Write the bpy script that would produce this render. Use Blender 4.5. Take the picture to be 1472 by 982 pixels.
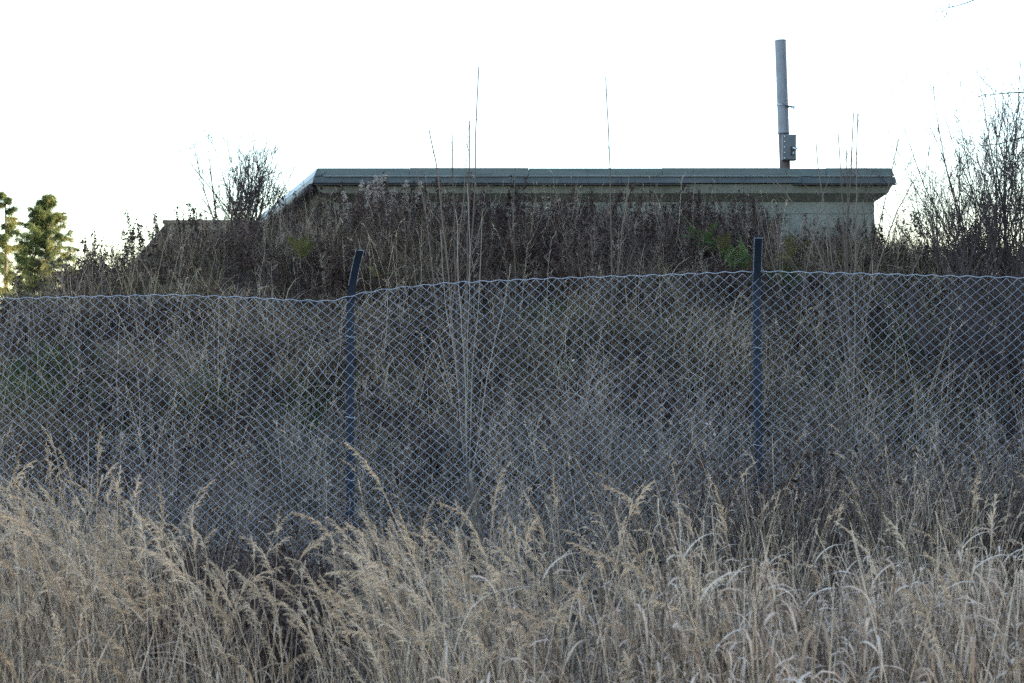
import bpy, math, random
import numpy as np

for o in list(bpy.data.objects):
    bpy.data.objects.remove(o, do_unlink=True)
SC = bpy.context.scene
COL = SC.collection
R = math.radians
rng = np.random.default_rng(11)
random.seed(11)

# ------------------------------------------------------------------ camera, sky, sun, exposure
cam_d = bpy.data.cameras.new('camera')
cam = bpy.data.objects.new('camera', cam_d); COL.objects.link(cam)
cam.location = (0, 0, 1.6); cam.rotation_euler = (R(90), 0, 0)
cam_d.sensor_width = 36; cam_d.lens = 50; cam_d.clip_start = 0.05; cam_d.clip_end = 3000
cam_d.dof.use_dof = True; cam_d.dof.focus_distance = 11.5; cam_d.dof.aperture_fstop = 6.3
SC.camera = cam

SUN_AZ, SUN_EL = 88.0, 14.0            # degrees right of the view direction, above the horizon
W = bpy.data.worlds.new('World'); SC.world = W; W.use_nodes = True
nt = W.node_tree; bg = nt.nodes['Background']
sky = nt.nodes.new('ShaderNodeTexSky'); sky.sky_type = 'NISHITA'; sky.sun_disc = False
sky.sun_elevation = R(SUN_EL); sky.sun_rotation = R(SUN_AZ)
sky.air_density = 1.0; sky.dust_density = 1.0; sky.ozone_density = 0.8
nt.links.new(sky.outputs[0], bg.inputs[0]); bg.inputs[1].default_value = 0.15

sd = bpy.data.lights.new('sun', 'SUN'); sd.energy = 5.0; sd.angle = R(0.5); sd.color = (1.0, 0.86, 0.66)
sun = bpy.data.objects.new('sun', sd); COL.objects.link(sun)
sun.location = (30, 20, 30)
sun.rotation_euler = (R(90 - SUN_EL), 0, R(180 - SUN_AZ))

SC.view_settings.view_transform = 'Standard'; SC.view_settings.look = 'None'
SC.view_settings.gamma = 1.0; SC.view_settings.use_curve_mapping = False
SC.view_settings.exposure = 2.25
SC.cycles.max_bounces = 4; SC.cycles.diffuse_bounces = 1; SC.cycles.glossy_bounces = 2
SC.cycles.use_denoising = False; SC.render.filter_size = 1.0
SC.cycles.transmission_bounces = 3; SC.cycles.transparent_max_bounces = 4

F = 1472 * 50 / 36.0
def P(px, py, Y):                      # a point of the photograph carried out to the depth Y
    return np.array([(px - 736) / F * Y, Y, 1.6 + (491 - py) / F * Y])

# ------------------------------------------------------------------ helpers
def tag(o, label=None, cat=None, group=None, kind=None):
    if label: o['label'] = label
    if cat: o['category'] = cat
    if group: o['group'] = group
    if kind: o['kind'] = kind
    return o

def empty(name, loc=(0, 0, 0)):
    o = bpy.data.objects.new(name, None); COL.objects.link(o)
    o.location = loc; o.empty_display_size = 0.2
    return o

def nrm(v):
    return v / (np.linalg.norm(v, axis=-1, keepdims=True) + 1e-12)

class MB:
    def __init__(s):
        s.v = []; s.f = []; s.r = []; s.n = 0; s.m = []; s.cur = 0
    def add(s, verts, faces, rnd=None):
        verts = np.asarray(verts, float)
        if rnd is None: rnd = random.random()
        s.v.append(verts); s.r.append(np.full(len(verts), rnd))
        b = s.n
        for f in faces:
            s.f.append([b + i for i in f]); s.m.append(s.cur)
        s.n += len(verts)
    def tube(s, pts, rad, sides=3, rnd=None, cap=False):
        pts = np.asarray(pts, float); n = len(pts)
        rad = np.broadcast_to(np.asarray(rad, float), (n,))
        t = nrm(np.gradient(pts, axis=0))
        ref = np.array([1.0, 0, 0]) if abs(t[0, 0]) < 0.8 else np.array([0, 1.0, 0])
        u = nrm(np.cross(t, ref)); w = np.cross(t, u)
        a = np.arange(sides) * 2 * math.pi / sides
        ring = pts[:, None, :] + rad[:, None, None] * (np.cos(a)[None, :, None] * u[:, None, :] + np.sin(a)[None, :, None] * w[:, None, :])
        V = ring.reshape(-1, 3); fs = []
        for i in range(n - 1):
            for k in range(sides):
                k2 = (k + 1) % sides
                fs.append((i * sides + k, i * sides + k2, (i + 1) * sides + k2, (i + 1) * sides + k))
        if cap:
            fs.append(tuple(range(sides))[::-1]); fs.append(tuple((n - 1) * sides + k for k in range(sides)))
        s.add(V, fs, rnd)
    def ribbon(s, pts, wid, side, rnd=None):
        pts = np.asarray(pts, float); n = len(pts)
        wid = np.broadcast_to(np.asarray(wid, float), (n,))
        t = nrm(np.gradient(pts, axis=0))
        sv = np.asarray(side, float); sv = nrm(sv - (t @ sv)[:, None] * t) if np.ndim(sv) == 1 else sv
        a = pts - sv * wid[:, None] / 2; b = pts + sv * wid[:, None] / 2
        V = np.stack([a, b], 1).reshape(-1, 3)
        s.add(V, [(2 * i, 2 * i + 1, 2 * i + 3, 2 * i + 2) for i in range(n - 1)], rnd)
    def box(s, lo, hi, rnd=None):
        x0, y0, z0 = lo; x1, y1, z1 = hi
        s.add([(x0,y0,z0),(x1,y0,z0),(x1,y1,z0),(x0,y1,z0),(x0,y0,z1),(x1,y0,z1),(x1,y1,z1),(x0,y1,z1)],
              [(0,3,2,1),(4,5,6,7),(0,1,5,4),(1,2,6,5),(2,3,7,6),(3,0,4,7)], rnd)
    def quad(s, c, u, v, rnd=None):
        c = np.asarray(c); s.add([c - u - v, c + u - v, c + u + v, c - u + v], [(0, 1, 2, 3)], rnd)
    def mesh(s, name, mats, smooth=False):
        me = bpy.data.meshes.new(name)
        V = np.concatenate(s.v) if s.v else np.zeros((0, 3))
        me.from_pydata(V.tolist(), [], s.f)
        at = me.attributes.new('rnd', 'FLOAT', 'POINT'); at.data.foreach_set('value', np.concatenate(s.r).astype(np.float32))
        for m in (mats if isinstance(mats, (list, tuple)) else [mats]): me.materials.append(m)
        if len(me.materials) > 1: me.polygons.foreach_set('material_index', np.array(s.m, dtype=np.int32))
        if smooth: me.polygons.foreach_set('use_smooth', np.ones(len(me.polygons), dtype=bool))
        me.update()
        return me
    def obj(s, name, mats, parent=None, smooth=False, bevel=0):
        o = bpy.data.objects.new(name, s.mesh(name, mats, smooth)); COL.objects.link(o)
        if parent:
            o.parent = parent
            o.matrix_parent_inverse.identity()
            o.location = -np.array(parent_world(parent))
        if bevel:
            b = o.modifiers.new('bevel', 'BEVEL'); b.width = bevel; b.segments = 2; b.limit_method = 'ANGLE'
        return o

def parent_world(o):
    v = np.zeros(3)
    while o is not None:
        v += np.array(o.location); o = o.parent
    return v

def unit(theta, phi):
    return np.array([math.cos(theta) * math.cos(phi), math.sin(theta) * math.cos(phi), math.sin(phi)])

def curve(p, d, L, n, bend=(0, 0, 0), wig=0.0):
    p = np.array(p, float); d = np.array(d, float); d /= np.linalg.norm(d)
    bend = np.array(bend, float); pts = [p.copy()]; st = L / n
    for i in range(n):
        d = d + bend / n + np.random.normal(0, wig, 3) if wig else d + bend / n
        d /= np.linalg.norm(d); p = p + d * st; pts.append(p.copy())
    return np.array(pts)
np.random.seed(5)
U = random.uniform

# 2-D value noise for masks and relief
_T = np.random.default_rng(3).random((128, 128))
def vnoise(x, y):
    x = np.asarray(x, float); y = np.asarray(y, float)
    i = np.floor(x).astype(int); j = np.floor(y).astype(int); fx = x - i; fy = y - j
    fx = fx * fx * (3 - 2 * fx); fy = fy * fy * (3 - 2 * fy)
    g = lambda a, b: _T[a % 128, b % 128]
    return (g(i, j) * (1 - fx) + g(i + 1, j) * fx) * (1 - fy) + (g(i, j + 1) * (1 - fx) + g(i + 1, j + 1) * fx) * fy
def fbm(x, y):
    return 0.55 * vnoise(x, y) + 0.3 * vnoise(2.1 * x + 7, 2.1 * y + 3) + 0.15 * vnoise(4.3 * x + 1, 4.3 * y + 9)
def sst(t):
    t = np.clip(t, 0, 1); return t * t * (3 - 2 * t)

# ------------------------------------------------------------------ materials
def new_mat(name):
    m = bpy.data.materials.new(name); m.use_nodes = True
    return m, m.node_tree, m.node_tree.nodes['Principled BSDF']

def ramp_node(t, cols):
    r = t.nodes.new('ShaderNodeValToRGB'); e = r.color_ramp.elements
    n = len(cols)
    while len(e) < n: e.new(0.5)
    for i, c in enumerate(cols):
        e[i].position = i / max(1, n - 1); e[i].color = (*c, 1)
    return r

def plant_mat(name, cols, transl=0.25, rough=0.75, inst=0.45):
    m, t, b = new_mat(name)
    a = t.nodes.new('ShaderNodeAttribute'); a.attribute_name = 'rnd'
    oi = t.nodes.new('ShaderNodeObjectInfo')
    m1 = t.nodes.new('ShaderNodeMath'); m1.operation = 'MULTIPLY'; m1.inputs[1].default_value = 1 - inst
    t.links.new(a.outputs['Fac'], m1.inputs[0])
    m2 = t.nodes.new('ShaderNodeMath'); m2.operation = 'MULTIPLY_ADD'; m2.inputs[1].default_value = inst
    t.links.new(oi.outputs['Random'], m2.inputs[0]); t.links.new(m1.outputs[0], m2.inputs[2])
    r = ramp_node(t, cols); t.links.new(m2.outputs[0], r.inputs[0])
    t.links.new(r.outputs[0], b.inputs['Base Color']); b.inputs['Roughness'].default_value = rough
    b.inputs['Specular IOR Level'].default_value = 0.3
    if transl > 0:
        tr = t.nodes.new('ShaderNodeBsdfTranslucent'); t.links.new(r.outputs[0], tr.inputs[0])
        mx = t.nodes.new('ShaderNodeMixShader'); mx.inputs[0].default_value = transl
        t.links.new(b.outputs[0], mx.inputs[1]); t.links.new(tr.outputs[0], mx.inputs[2])
        t.links.new(mx.outputs[0], t.nodes['Material Output'].inputs[0])
    return m

def noise_mat(name, c1, c2, scale=4.0, rough=0.8, metal=0.0, bump=0.0, bscale=30.0, c3=None, stretch=(1, 1, 1), spec=0.5):
    m, t, b = new_mat(name)
    tc = t.nodes.new('ShaderNodeTexCoord'); mp = t.nodes.new('ShaderNodeMapping'); mp.inputs['Scale'].default_value = stretch
    t.links.new(tc.outputs['Object'], mp.inputs[0])
    n = t.nodes.new('ShaderNodeTexNoise'); n.inputs['Scale'].default_value = scale; n.inputs['Detail'].default_value = 8; n.inputs['Roughness'].default_value = 0.62
    t.links.new(mp.outputs[0], n.inputs['Vector'])
    cols = [c1, c2] if c3 is None else [c1, c2, c3]
    r = ramp_node(t, cols)
    for i, e in enumerate(r.color_ramp.elements): e.position = 0.3 + 0.4 * i / (len(cols) - 1)
    t.links.new(n.outputs[0], r.inputs[0]); t.links.new(r.outputs[0], b.inputs['Base Color'])
    b.inputs['Roughness'].default_value = rough; b.inputs['Metallic'].default_value = metal
    b.inputs['Specular IOR Level'].default_value = spec
    if bump:
        n2 = t.nodes.new('ShaderNodeTexNoise'); n2.inputs['Scale'].default_value = bscale; n2.inputs['Detail'].default_value = 6
        t.links.new(mp.outputs[0], n2.inputs['Vector'])
        bp = t.nodes.new('ShaderNodeBump'); bp.inputs['Strength'].default_value = bump; bp.inputs['Distance'].default_value = 0.02
        t.links.new(n2.outputs[0], bp.inputs['Height']); t.links.new(bp.outputs[0], b.inputs['Normal'])
    return m

M = {}
M['soil'] = noise_mat('soil_and_thatch', (0.014, 0.010, 0.008), (0.045, 0.032, 0.022), 5.0, 0.95, 0, 1.0, 40, (0.025, 0.028, 0.014))
M['straw'] = plant_mat('straw', [(0.03, 0.021, 0.015), (0.13, 0.09, 0.062), (0.45, 0.333, 0.23), (0.59, 0.462, 0.345), (0.68, 0.575, 0.47)], 0.12, 0.75, 0.2)
M['plume'] = plant_mat('plume', [(0.36, 0.257, 0.172), (0.55, 0.415, 0.295), (0.65, 0.522, 0.39)], 0.25, 0.8, 0.3)
M['leafstraw'] = plant_mat('leaf_straw', [(0.15, 0.09, 0.057), (0.46, 0.315, 0.22), (0.60, 0.45, 0.345), (0.66, 0.545, 0.46)], 0.2, 0.55, 0.2)
M['tuft'] = plant_mat('tuft', [(0.02, 0.015, 0.011), (0.05, 0.037, 0.026), (0.13, 0.10, 0.065), (0.34, 0.26, 0.18), (0.50, 0.40, 0.29)], 0.15, 0.8, 0.3)
M['hay'] = plant_mat('hay', [(0.05, 0.036, 0.025), (0.22, 0.165, 0.11), (0.44, 0.34, 0.235), (0.56, 0.45, 0.335)], 0.2, 0.8, 0.3)
M['green'] = plant_mat('green_blades', [(0.04, 0.065, 0.02), (0.09, 0.125, 0.035), (0.14, 0.165, 0.055)], 0.3)
M['weed'] = plant_mat('dead_weed', [(0.014, 0.009, 0.009), (0.035, 0.023, 0.021), (0.08, 0.056, 0.049), (0.25, 0.19, 0.155), (0.36, 0.28, 0.23)], 0.05, 0.9, 0.5)
M['weedleaf'] = plant_mat('crumpled_leaf', [(0.018, 0.011, 0.010), (0.046, 0.027, 0.023), (0.085, 0.056, 0.046)], 0.05, 0.9, 0.5)
M['greyweed'] = plant_mat('grey_weed', [(0.03, 0.022, 0.019), (0.11, 0.083, 0.068), (0.30, 0.235, 0.19), (0.42, 0.345, 0.285), (0.50, 0.42, 0.36)], 0.15, 0.9, 0.4)
M['fluff'] = plant_mat('seed_fluff', [(0.28, 0.23, 0.20), (0.42, 0.36, 0.32), (0.55, 0.48, 0.43)], 0.3, 0.9, 0.3)
M['bark'] = plant_mat('twig_bark', [(0.06, 0.045, 0.04), (0.13, 0.10, 0.085), (0.22, 0.175, 0.145)], 0.0, 0.8, 0.5)
M['barkpale'] = plant_mat('pale_bark', [(0.16, 0.14, 0.12), (0.25, 0.22, 0.19), (0.31, 0.27, 0.23)], 0.0, 0.75, 0.4)
M['barkpurple'] = plant_mat('purple_twig_bark', [(0.035, 0.026, 0.027), (0.08, 0.06, 0.06), (0.15, 0.115, 0.11)], 0.0, 0.8, 0.5)
M['barkdark'] = plant_mat('dark_bark', [(0.03, 0.026, 0.025), (0.065, 0.055, 0.05), (0.10, 0.085, 0.075)], 0.0, 0.8, 0.5)
M['fern'] = plant_mat('fern', [(0.05, 0.09, 0.03), (0.085, 0.14, 0.04), (0.14, 0.20, 0.055)], 0.3)
M['fernyellow'] = plant_mat('fern_yellow', [(0.08, 0.09, 0.03), (0.15, 0.145, 0.045), (0.22, 0.16, 0.06)], 0.3)
M['needle'] = plant_mat('needles', [(0.03, 0.05, 0.02), (0.08, 0.115, 0.04), (0.14, 0.165, 0.055), (0.21, 0.175, 0.06)], 0.4, 0.7, 0.1)
M['trunk'] = noise_mat('conifer_bark', (0.05, 0.035, 0.025), (0.14, 0.10, 0.075), 8, 0.9, 0, 0.6, 30)
M['wire'] = noise_mat('galvanised_wire', (0.33, 0.38, 0.48), (0.48, 0.53, 0.63), 6, 0.45, 0.3)
M['post'] = noise_mat('dark_blue_steel', (0.008, 0.013, 0.026), (0.014, 0.021, 0.040), 9, 0.6, 0.0, 0.15, 60, None, (1, 1, 1), 0.25)
M['postedge'] = noise_mat('chipped_paint_edge', (0.22, 0.26, 0.31), (0.36, 0.40, 0.46), 40, 0.5, 0.4)
M['yellow'] = plant_mat('yellow_leaf', [(0.30, 0.22, 0.05), (0.45, 0.36, 0.12), (0.38, 0.30, 0.18)], 0.3)

def concrete_mat():
    m, t, b = new_mat('green_painted_concrete')
    tc = t.nodes.new('ShaderNodeTexCoord')
    mp = t.nodes.new('ShaderNodeMapping'); mp.inputs['Scale'].default_value = (1.2, 1.2, 0.35); t.links.new(tc.outputs['Object'], mp.inputs[0])
    n = t.nodes.new('ShaderNodeTexNoise'); n.inputs['Scale'].default_value = 3.0; n.inputs['Detail'].default_value = 9; n.inputs['Roughness'].default_value = 0.65
    t.links.new(mp.outputs[0], n.inputs['Vector'])
    r = ramp_node(t, [(0.175, 0.185, 0.165), (0.245, 0.255, 0.23), (0.29, 0.30, 0.27)])
    for e, p in zip(r.color_ramp.elements, (0.3, 0.5, 0.72)): e.position = p
    t.links.new(n.outputs[0], r.inputs[0])
    n2 = t.nodes.new('ShaderNodeTexNoise'); n2.inputs['Scale'].default_value = 22; n2.inputs['Detail'].default_value = 6
    t.links.new(tc.outputs['Object'], n2.inputs['Vector'])
    r2 = ramp_node(t, [(0.45, 0.45, 0.42), (1, 1, 1)]); r2.color_ramp.elements[0].position = 0.34; r2.color_ramp.elements[1].position = 0.46
    t.links.new(n2.outputs[0], r2.inputs[0])
    mx = t.nodes.new('ShaderNodeMix'); mx.data_type = 'RGBA'; mx.blend_type = 'MULTIPLY'; mx.inputs[0].default_value = 0.35
    t.links.new(r.outputs[0], mx.inputs[6]); t.links.new(r2.outputs[0], mx.inputs[7]); t.links.new(mx.outputs[2], b.inputs['Base Color'])
    b.inputs['Roughness'].default_value = 0.9
    bp = t.nodes.new('ShaderNodeBump'); bp.inputs['Strength'].default_value = 0.5; bp.inputs['Distance'].default_value = 0.01
    t.links.new(n2.outputs[0], bp.inputs['Height']); t.links.new(bp.outputs[0], b.inputs['Normal'])
    return m
M['concrete'] = concrete_mat()
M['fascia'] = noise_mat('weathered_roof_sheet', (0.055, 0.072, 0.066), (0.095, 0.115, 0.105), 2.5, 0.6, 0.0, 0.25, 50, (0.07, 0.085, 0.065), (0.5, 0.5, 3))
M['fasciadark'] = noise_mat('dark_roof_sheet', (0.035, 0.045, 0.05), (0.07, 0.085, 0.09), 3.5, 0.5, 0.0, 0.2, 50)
M['trim'] = noise_mat('bare_metal_and_skylit_sheet', (0.18, 0.20, 0.21), (0.36, 0.39, 0.41), 5, 0.45, 0.3, 0, 30, None, (0.4, 1, 1))
M['bitumen'] = noise_mat('bitumen', (0.012, 0.013, 0.015), (0.03, 0.032, 0.035), 8, 0.6, 0, 0.3, 40)
M['mossroof'] = noise_mat('brown_mossy_concrete', (0.09, 0.068, 0.055), (0.17, 0.13, 0.10), 5, 0.95, 0, 1.0, 25, (0.11, 0.11, 0.07))
M['galv'] = noise_mat('dull_galvanised_pipe', (0.15, 0.165, 0.195), (0.23, 0.245, 0.275), 5, 0.6, 0.15, 0.1, 40, (0.19, 0.18, 0.18), (1, 1, 0.4))
M['rust'] = noise_mat('rust_brown_pipe', (0.10, 0.075, 0.075), (0.17, 0.13, 0.13), 9, 0.8, 0.1, 0.3, 50)
M['boxgrey'] = noise_mat('grey_box_paint', (0.09, 0.105, 0.12), (0.14, 0.155, 0.17), 8, 0.6, 0.1, 0.15, 40)
M['bolt'] = noise_mat('bright_bolt', (0.45, 0.48, 0.52), (0.62, 0.65, 0.68), 30, 0.35, 0.6)
M['wood'] = noise_mat('grey_weathered_wood', (0.07, 0.06, 0.055), (0.16, 0.14, 0.125), 10, 0.9, 0, 0.9, 40, None, (6, 6, 0.8))
M['woodraw'] = noise_mat('split_wood', (0.14, 0.12, 0.105), (0.27, 0.24, 0.215), 20, 0.9, 0, 0.6, 60, None, (5, 5, 0.6))

# ------------------------------------------------------------------ ground
def hz(x, y):
    x = np.asarray(x, float); y = np.asarray(y, float)
    H = np.interp(x, [-14, -9, -6.4, -5.5, -4.4, -3.4, 5.0, 6.5, 8.5, 14, 70, 90], [0.1, 0.5, 1.25, 1.7, 2.45, 2.72, 2.62, 2.3, 2.4, 5.0, 5.0, 0.2])  # the unseen high rise at far right is shaped to block the low sun
    t = np.clip((y - 9.2) / 8.0, 0, 1)
    s = 0.55 * t + 0.45 * sst(t)
    yb = np.interp(x, [-9, -5, 6, 9], [19, 27, 28, 21])
    back = 1 - sst((y - yb) / 9.0)
    z = H * s * back + 0.22 * sst((y - 17.2) / 2.5) * back * (H > 2)
    near = np.exp(-((y - 12) / 14.0) ** 2)
    z = z + (fbm(x * 0.8 + 20, y * 0.8 + 5) - 0.5) * 0.28 * near * sst((y - 9) / 2) + (fbm(x * 0.5, y * 0.5) - 0.5) * 0.12
    return z

def axis(lo, a, b, hi, st, g=1.35):
    v = list(np.arange(a, b + 1e-6, st)); d = st; x = b
    while x < hi: d *= g; x += d; v.append(x)
    d = st; x = a; w = []
    while x > lo: d *= g; x -= d; w.append(x)
    return np.array(w[::-1] + v)
gx = axis(-900, -12, 18, 900, 0.25); gy = axis(-300, 2, 34, 1500, 0.25)
X, Y = np.meshgrid(gx, gy); Z = hz(X, Y)
nx, ny = len(gx), len(gy)
gm = MB(); idx = np.arange(nx * ny).reshape(ny, nx)
gm.add(np.stack([X, Y, Z], -1).reshape(-1, 3), [(int(idx[j, i]), int(idx[j, i + 1]), int(idx[j + 1, i + 1]), int(idx[j + 1, i])) for j in range(ny - 1) for i in range(nx - 1)], 0.5)
tag(gm.obj('ground', M['soil'], smooth=True), 'dark earth bank and ground under the dead grass', 'ground', kind='structure')

# ------------------------------------------------------------------ concrete bunker
FL = np.array([-2.51, 20.0]); FR = np.array([5.10, 20.0]); SD = np.array([-0.271, 0.963]); N2 = np.array([-0.963, -0.271])
BK = 9.0
def c_l(o): return FL + o * np.array([-0.757, -1])
def c_r(o): return FR + o * np.array([0.65, -1])
def c_bl(o): return FL + SD * BK + o * N2
def c_br(o): return FR + np.array([0.65 * o, BK])
bunker = empty('concrete_bunker', (1.3, 20.0, 2.7))
def rings(mb, ra, rb, rnd=None):           # closed profile swept from ring a to ring b
    n = len(ra)
    mb.add(np.array(list(ra) + list(rb)), [(k, (k + 1) % n, n + (k + 1) % n, n + k) for k in range(n)] + [tuple(range(n))[::-1], tuple(range(n, 2 * n))], rnd)
def front_piece(prof, x0=None, x1=None):
    mb = MB()
    ra = [((c_l(o)[0] if x0 is None else x0), 20 - o, z) for o, z in prof]
    rb = [((c_r(o)[0] if x1 is None else x1), 20 - o, z) for o, z in prof]
    rings(mb, ra, rb); return mb
def side_piece(prof, t0=0.0, t1=1.0, right=False):
    mb = MB(); A, B = (c_r, c_br) if right else (c_l, c_bl)
    g = lambda t: [tuple((A(o) * (1 - t) + B(o) * t)) + (z,) for o, z in prof]
    rings(mb, g(t0), g(t1)); return mb
def bx(px): return (px - 736) / F * 19.7    # photo column to bunker front
# walls: four slabs butted at the corners
zb, zt = 2.2, 3.56
def slab(p, q, th, z0, z1):
    p = np.array(p); q = np.array(q); d = (q - p) / np.linalg.norm(q - p); n = np.array([-d[1], d[0]]) * th
    mb = MB(); r = [p, q, q + n, p + n]
    mb.add([(*v, z0) for v in r] + [(*v, z1) for v in r], [(0,3,2,1),(4,5,6,7),(0,1,5,4),(1,2,6,5),(2,3,7,6),(3,0,4,7)]); return mb
slab(FL, FR, 0.3, zb, 3.392).obj('wall', M['concrete'], bunker)
slab(FL + np.array([.002, .004]), FR + np.array([-.002, .004]), 0.29, 3.398, zt).obj('wall', M['concrete'], bunker)
slab(FL + SD * BK, FL + SD * 0.32, 0.3, zb, zt - .003).obj('wall', M['concrete'], bunker)
slab(FR + np.array([0, .303]), FR + np.array([0, BK]), 0.3, zb, zt - .003).obj('wall', M['concrete'], bunker)
# flared corbel under the roof
cp = [(0.0, 3.563), (0.21, 3.665), (0.272, 3.785), (0.0, 3.785)]
front_piece(cp).obj('corbel', M['concrete'], bunker)
side_piece(cp, 0.002).obj('corbel', M['concrete'], bunker)
side_piece(cp, 0.002, 1, True).obj('corbel', M['concrete'], bunker)
# roof slab
rb = MB(); rr = [c_l(0.2), c_r(0.2), c_br(0.2), c_bl(0.2)]
rb.add([(*v, 3.80) for v in rr] + [(*v, 3.985) for v in rr], [(0,3,2,1),(4,5,6,7),(0,1,5,4),(1,2,6,5),(2,3,7,6),(3,0,4,7)])
roof = rb.obj('roof', M['bitumen'], bunker)
# upper band of sheets
up = [(0.22, 3.90), (0.302, 3.893), (0.255, 4.005), (0.21, 4.012)]
cuts = [452, 588, 760, 952, 1130, 1188, 1290]
for i in range(6):
    x0 = None if i == 0 else bx(cuts[i]) + 0.004; x1 = None if i == 5 else bx(cuts[i + 1]) - 0.001
    j = [0, .004, -.002, .003, -.006, .002][i]
    front_piece([(o + j, z + j * 0.8) for o, z in up], x0, x1).obj('fascia_sheet', M['fascia'], bunker)
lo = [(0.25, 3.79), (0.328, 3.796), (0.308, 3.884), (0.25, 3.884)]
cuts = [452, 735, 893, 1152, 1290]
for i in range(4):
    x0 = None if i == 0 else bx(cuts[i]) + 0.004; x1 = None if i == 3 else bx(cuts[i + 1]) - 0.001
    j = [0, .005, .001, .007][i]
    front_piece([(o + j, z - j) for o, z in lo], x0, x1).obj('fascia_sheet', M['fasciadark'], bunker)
for x0, x1, mt in [(466, 732, 'trim'), (737, 1148, 'trim'), (1166, 1284, 'trim')]:
    front_piece([(0.30, 3.884), (0.338, 3.884), (0.338, 3.891), (0.30, 3.893)], bx(x0), bx(x1)).obj('metal_trim', M[mt], bunker)
for x0, x1 in [(452, 700), (705, 985), (1140, 1288)]:
    front_piece([(0.275, 3.768), (0.352, 3.766), (0.352, 3.782), (0.275, 3.786)], bx(x0), bx(x1)).obj('drip_edge', M['bitumen'], bunker)
for t0, t1 in [(0.002, 0.30), (0.302, 0.64), (0.642, 1)]:
    side_piece(up, t0, t1).obj('fascia_sheet', M['trim'], bunker)  # paler sheets on the left side: reflected sky put into the colour
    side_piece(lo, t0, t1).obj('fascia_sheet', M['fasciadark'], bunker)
side_piece(up, 0.002, 1, True).obj('fascia_sheet', M['fascia'], bunker)
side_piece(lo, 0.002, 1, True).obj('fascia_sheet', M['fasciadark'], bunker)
gt = MB(); gt.tube([(*(c_l(0.33) + SD * (0.12 + 8.4 * t)), 3.735) for t in np.linspace(0, 1, 8)], 0.062, 12, cap=True)
gt.obj('gutter', M['bitumen'], bunker, True)
tag(bunker, 'low green concrete bunker with a flat sheet-edged roof on top of the bank', 'bunker')

# ------------------------------------------------------------------ lower brown shelter behind the bare bush
sh = empty('low_shelter', (-4.4, 21.6, 2.0))
ztop = 3.36
b = MB()
top = [(-5.02, 20.6), (-3.72, 20.6), (-3.92, 22.5), (-5.02, 22.5)]; bot = [(-6.4, 20.0), (-3.62, 20.0), (-3.92, 22.5), (-6.4, 22.5)]
b.add([(*v, 1.5) for v in bot] + [(*v, ztop - .06) for v in top], [(0,3,2,1),(4,5,6,7),(0,1,5,4),(1,2,6,5),(2,3,7,6),(3,0,4,7)])
b.obj('sloped_side', M['mossroof'], sh)
b = MB(); t2 = [(-5.06, 20.57), (-3.70, 20.57), (-3.90, 22.52), (-5.06, 22.52)]
b.add([(*v, ztop - .057) for v in t2] + [(*v, ztop) for v in t2], [(0,3,2,1),(4,5,6,7),(0,1,5,4),(1,2,6,5),(2,3,7,6),(3,0,4,7)])
b.obj('roof_slab', M['mossroof'], sh, bevel=0.012)
tag(sh, 'low brown flat-topped shelter with sloping sides behind the bare bush', 'shelter')

# ------------------------------------------------------------------ vent pipe with its box
YP = 21.4
pb = P(1128.3, 240, YP); pt = P(1121.8, 58, YP)
pb = pb + (pb - pt) * (pb[2] - 3.985) / (pt[2] - pb[2]) * -1 * -1
vp = empty('vent_pipe', tuple(pb))
def along(t): return pb + (pt - pb) * t
Lp = pt[2] - pb[2]
def tz(py): return (P(0, py, YP)[2] - pb[2]) / Lp
b = MB(); b.tube([along(0), along(tz(193))], 0.079, 28, cap=True); b.obj('lower_section', M['rust'], vp, True)
ang = np.linspace(0, 2 * math.pi, 29)
b = MB(); t0, t1 = tz(192), 1.0
b.tube([along(t0), along((t0 + t1) / 2), along(t1 - .002)], 0.083, 28); up_o = b.obj('upper_section', M['galv'], vp, True)
b = MB(); b.tube([along(t1 - .004), along(t1 - .003), along(t1 - .05)], [0.079, 0.078, 0.078], 28, cap=False); b.obj('inner_wall', M['bitumen'], up_o, True)
b = MB(); b.tube([along(tz(192.5)), along(tz(189))], 0.087, 28, cap=True); b.obj('collar', M['galv'], vp, True)
b = MB(); b.tube([along(t1 - .006), along(t1)], 0.085, 28); b.obj('rim', M['galv'], up_o, True)
# strap clamp, tilted, with two threaded ends
c = along(tz(152.5)); b = MB()
b.tube([c + np.array([0.089 * math.cos(a), 0.089 * math.sin(a), -0.022 * math.cos(a)]) for a in ang], 0.008, 6)
clamp = b.obj('strap_clamp', M['bolt'], vp, True)
b = MB(); b.tube([c + np.array([0.02, -0.095, -0.005]), c + np.array([0.155, -0.10, -0.03])], 0.009, 8, cap=True)
b.tube([c + np.array([-.03, -0.098, 0.02]), c + np.array([0.15, -0.105, -0.055])], 0.007, 8, cap=True); b.obj('clamp_bolt', M['boxgrey'], clamp)
for q in ((0.15, -0.10, -0.029), (0.145, -0.105, -0.053)):
    b = MB(); p = c + np.array(q); b.tube([p + np.array([-.01, 0, 0.002]), p + np.array([.014, 0, -.003])], 0.016, 6, cap=True); b.obj('nut', M['bolt'], clamp)
x0 = P(1124, 0, 21.3)[0]; x1 = P(1143.5, 0, 21.3)[0]; z0 = P(0, 231, 21.3)[2]; z1 = P(0, 194, 21.3)[2]
b = MB(); b.box((x0, 21.24, z0), (x1, 21.36, z1)); bo = b.obj('junction_box', M['boxgrey'], vp, bevel=0.006)
b = MB(); b.box((x0 + .012, 21.226, z0 + .01), (x1 - .01, 21.238, z1 - .01)); lid = b.obj('lid', M['boxgrey'], bo, bevel=0.004)
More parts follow.
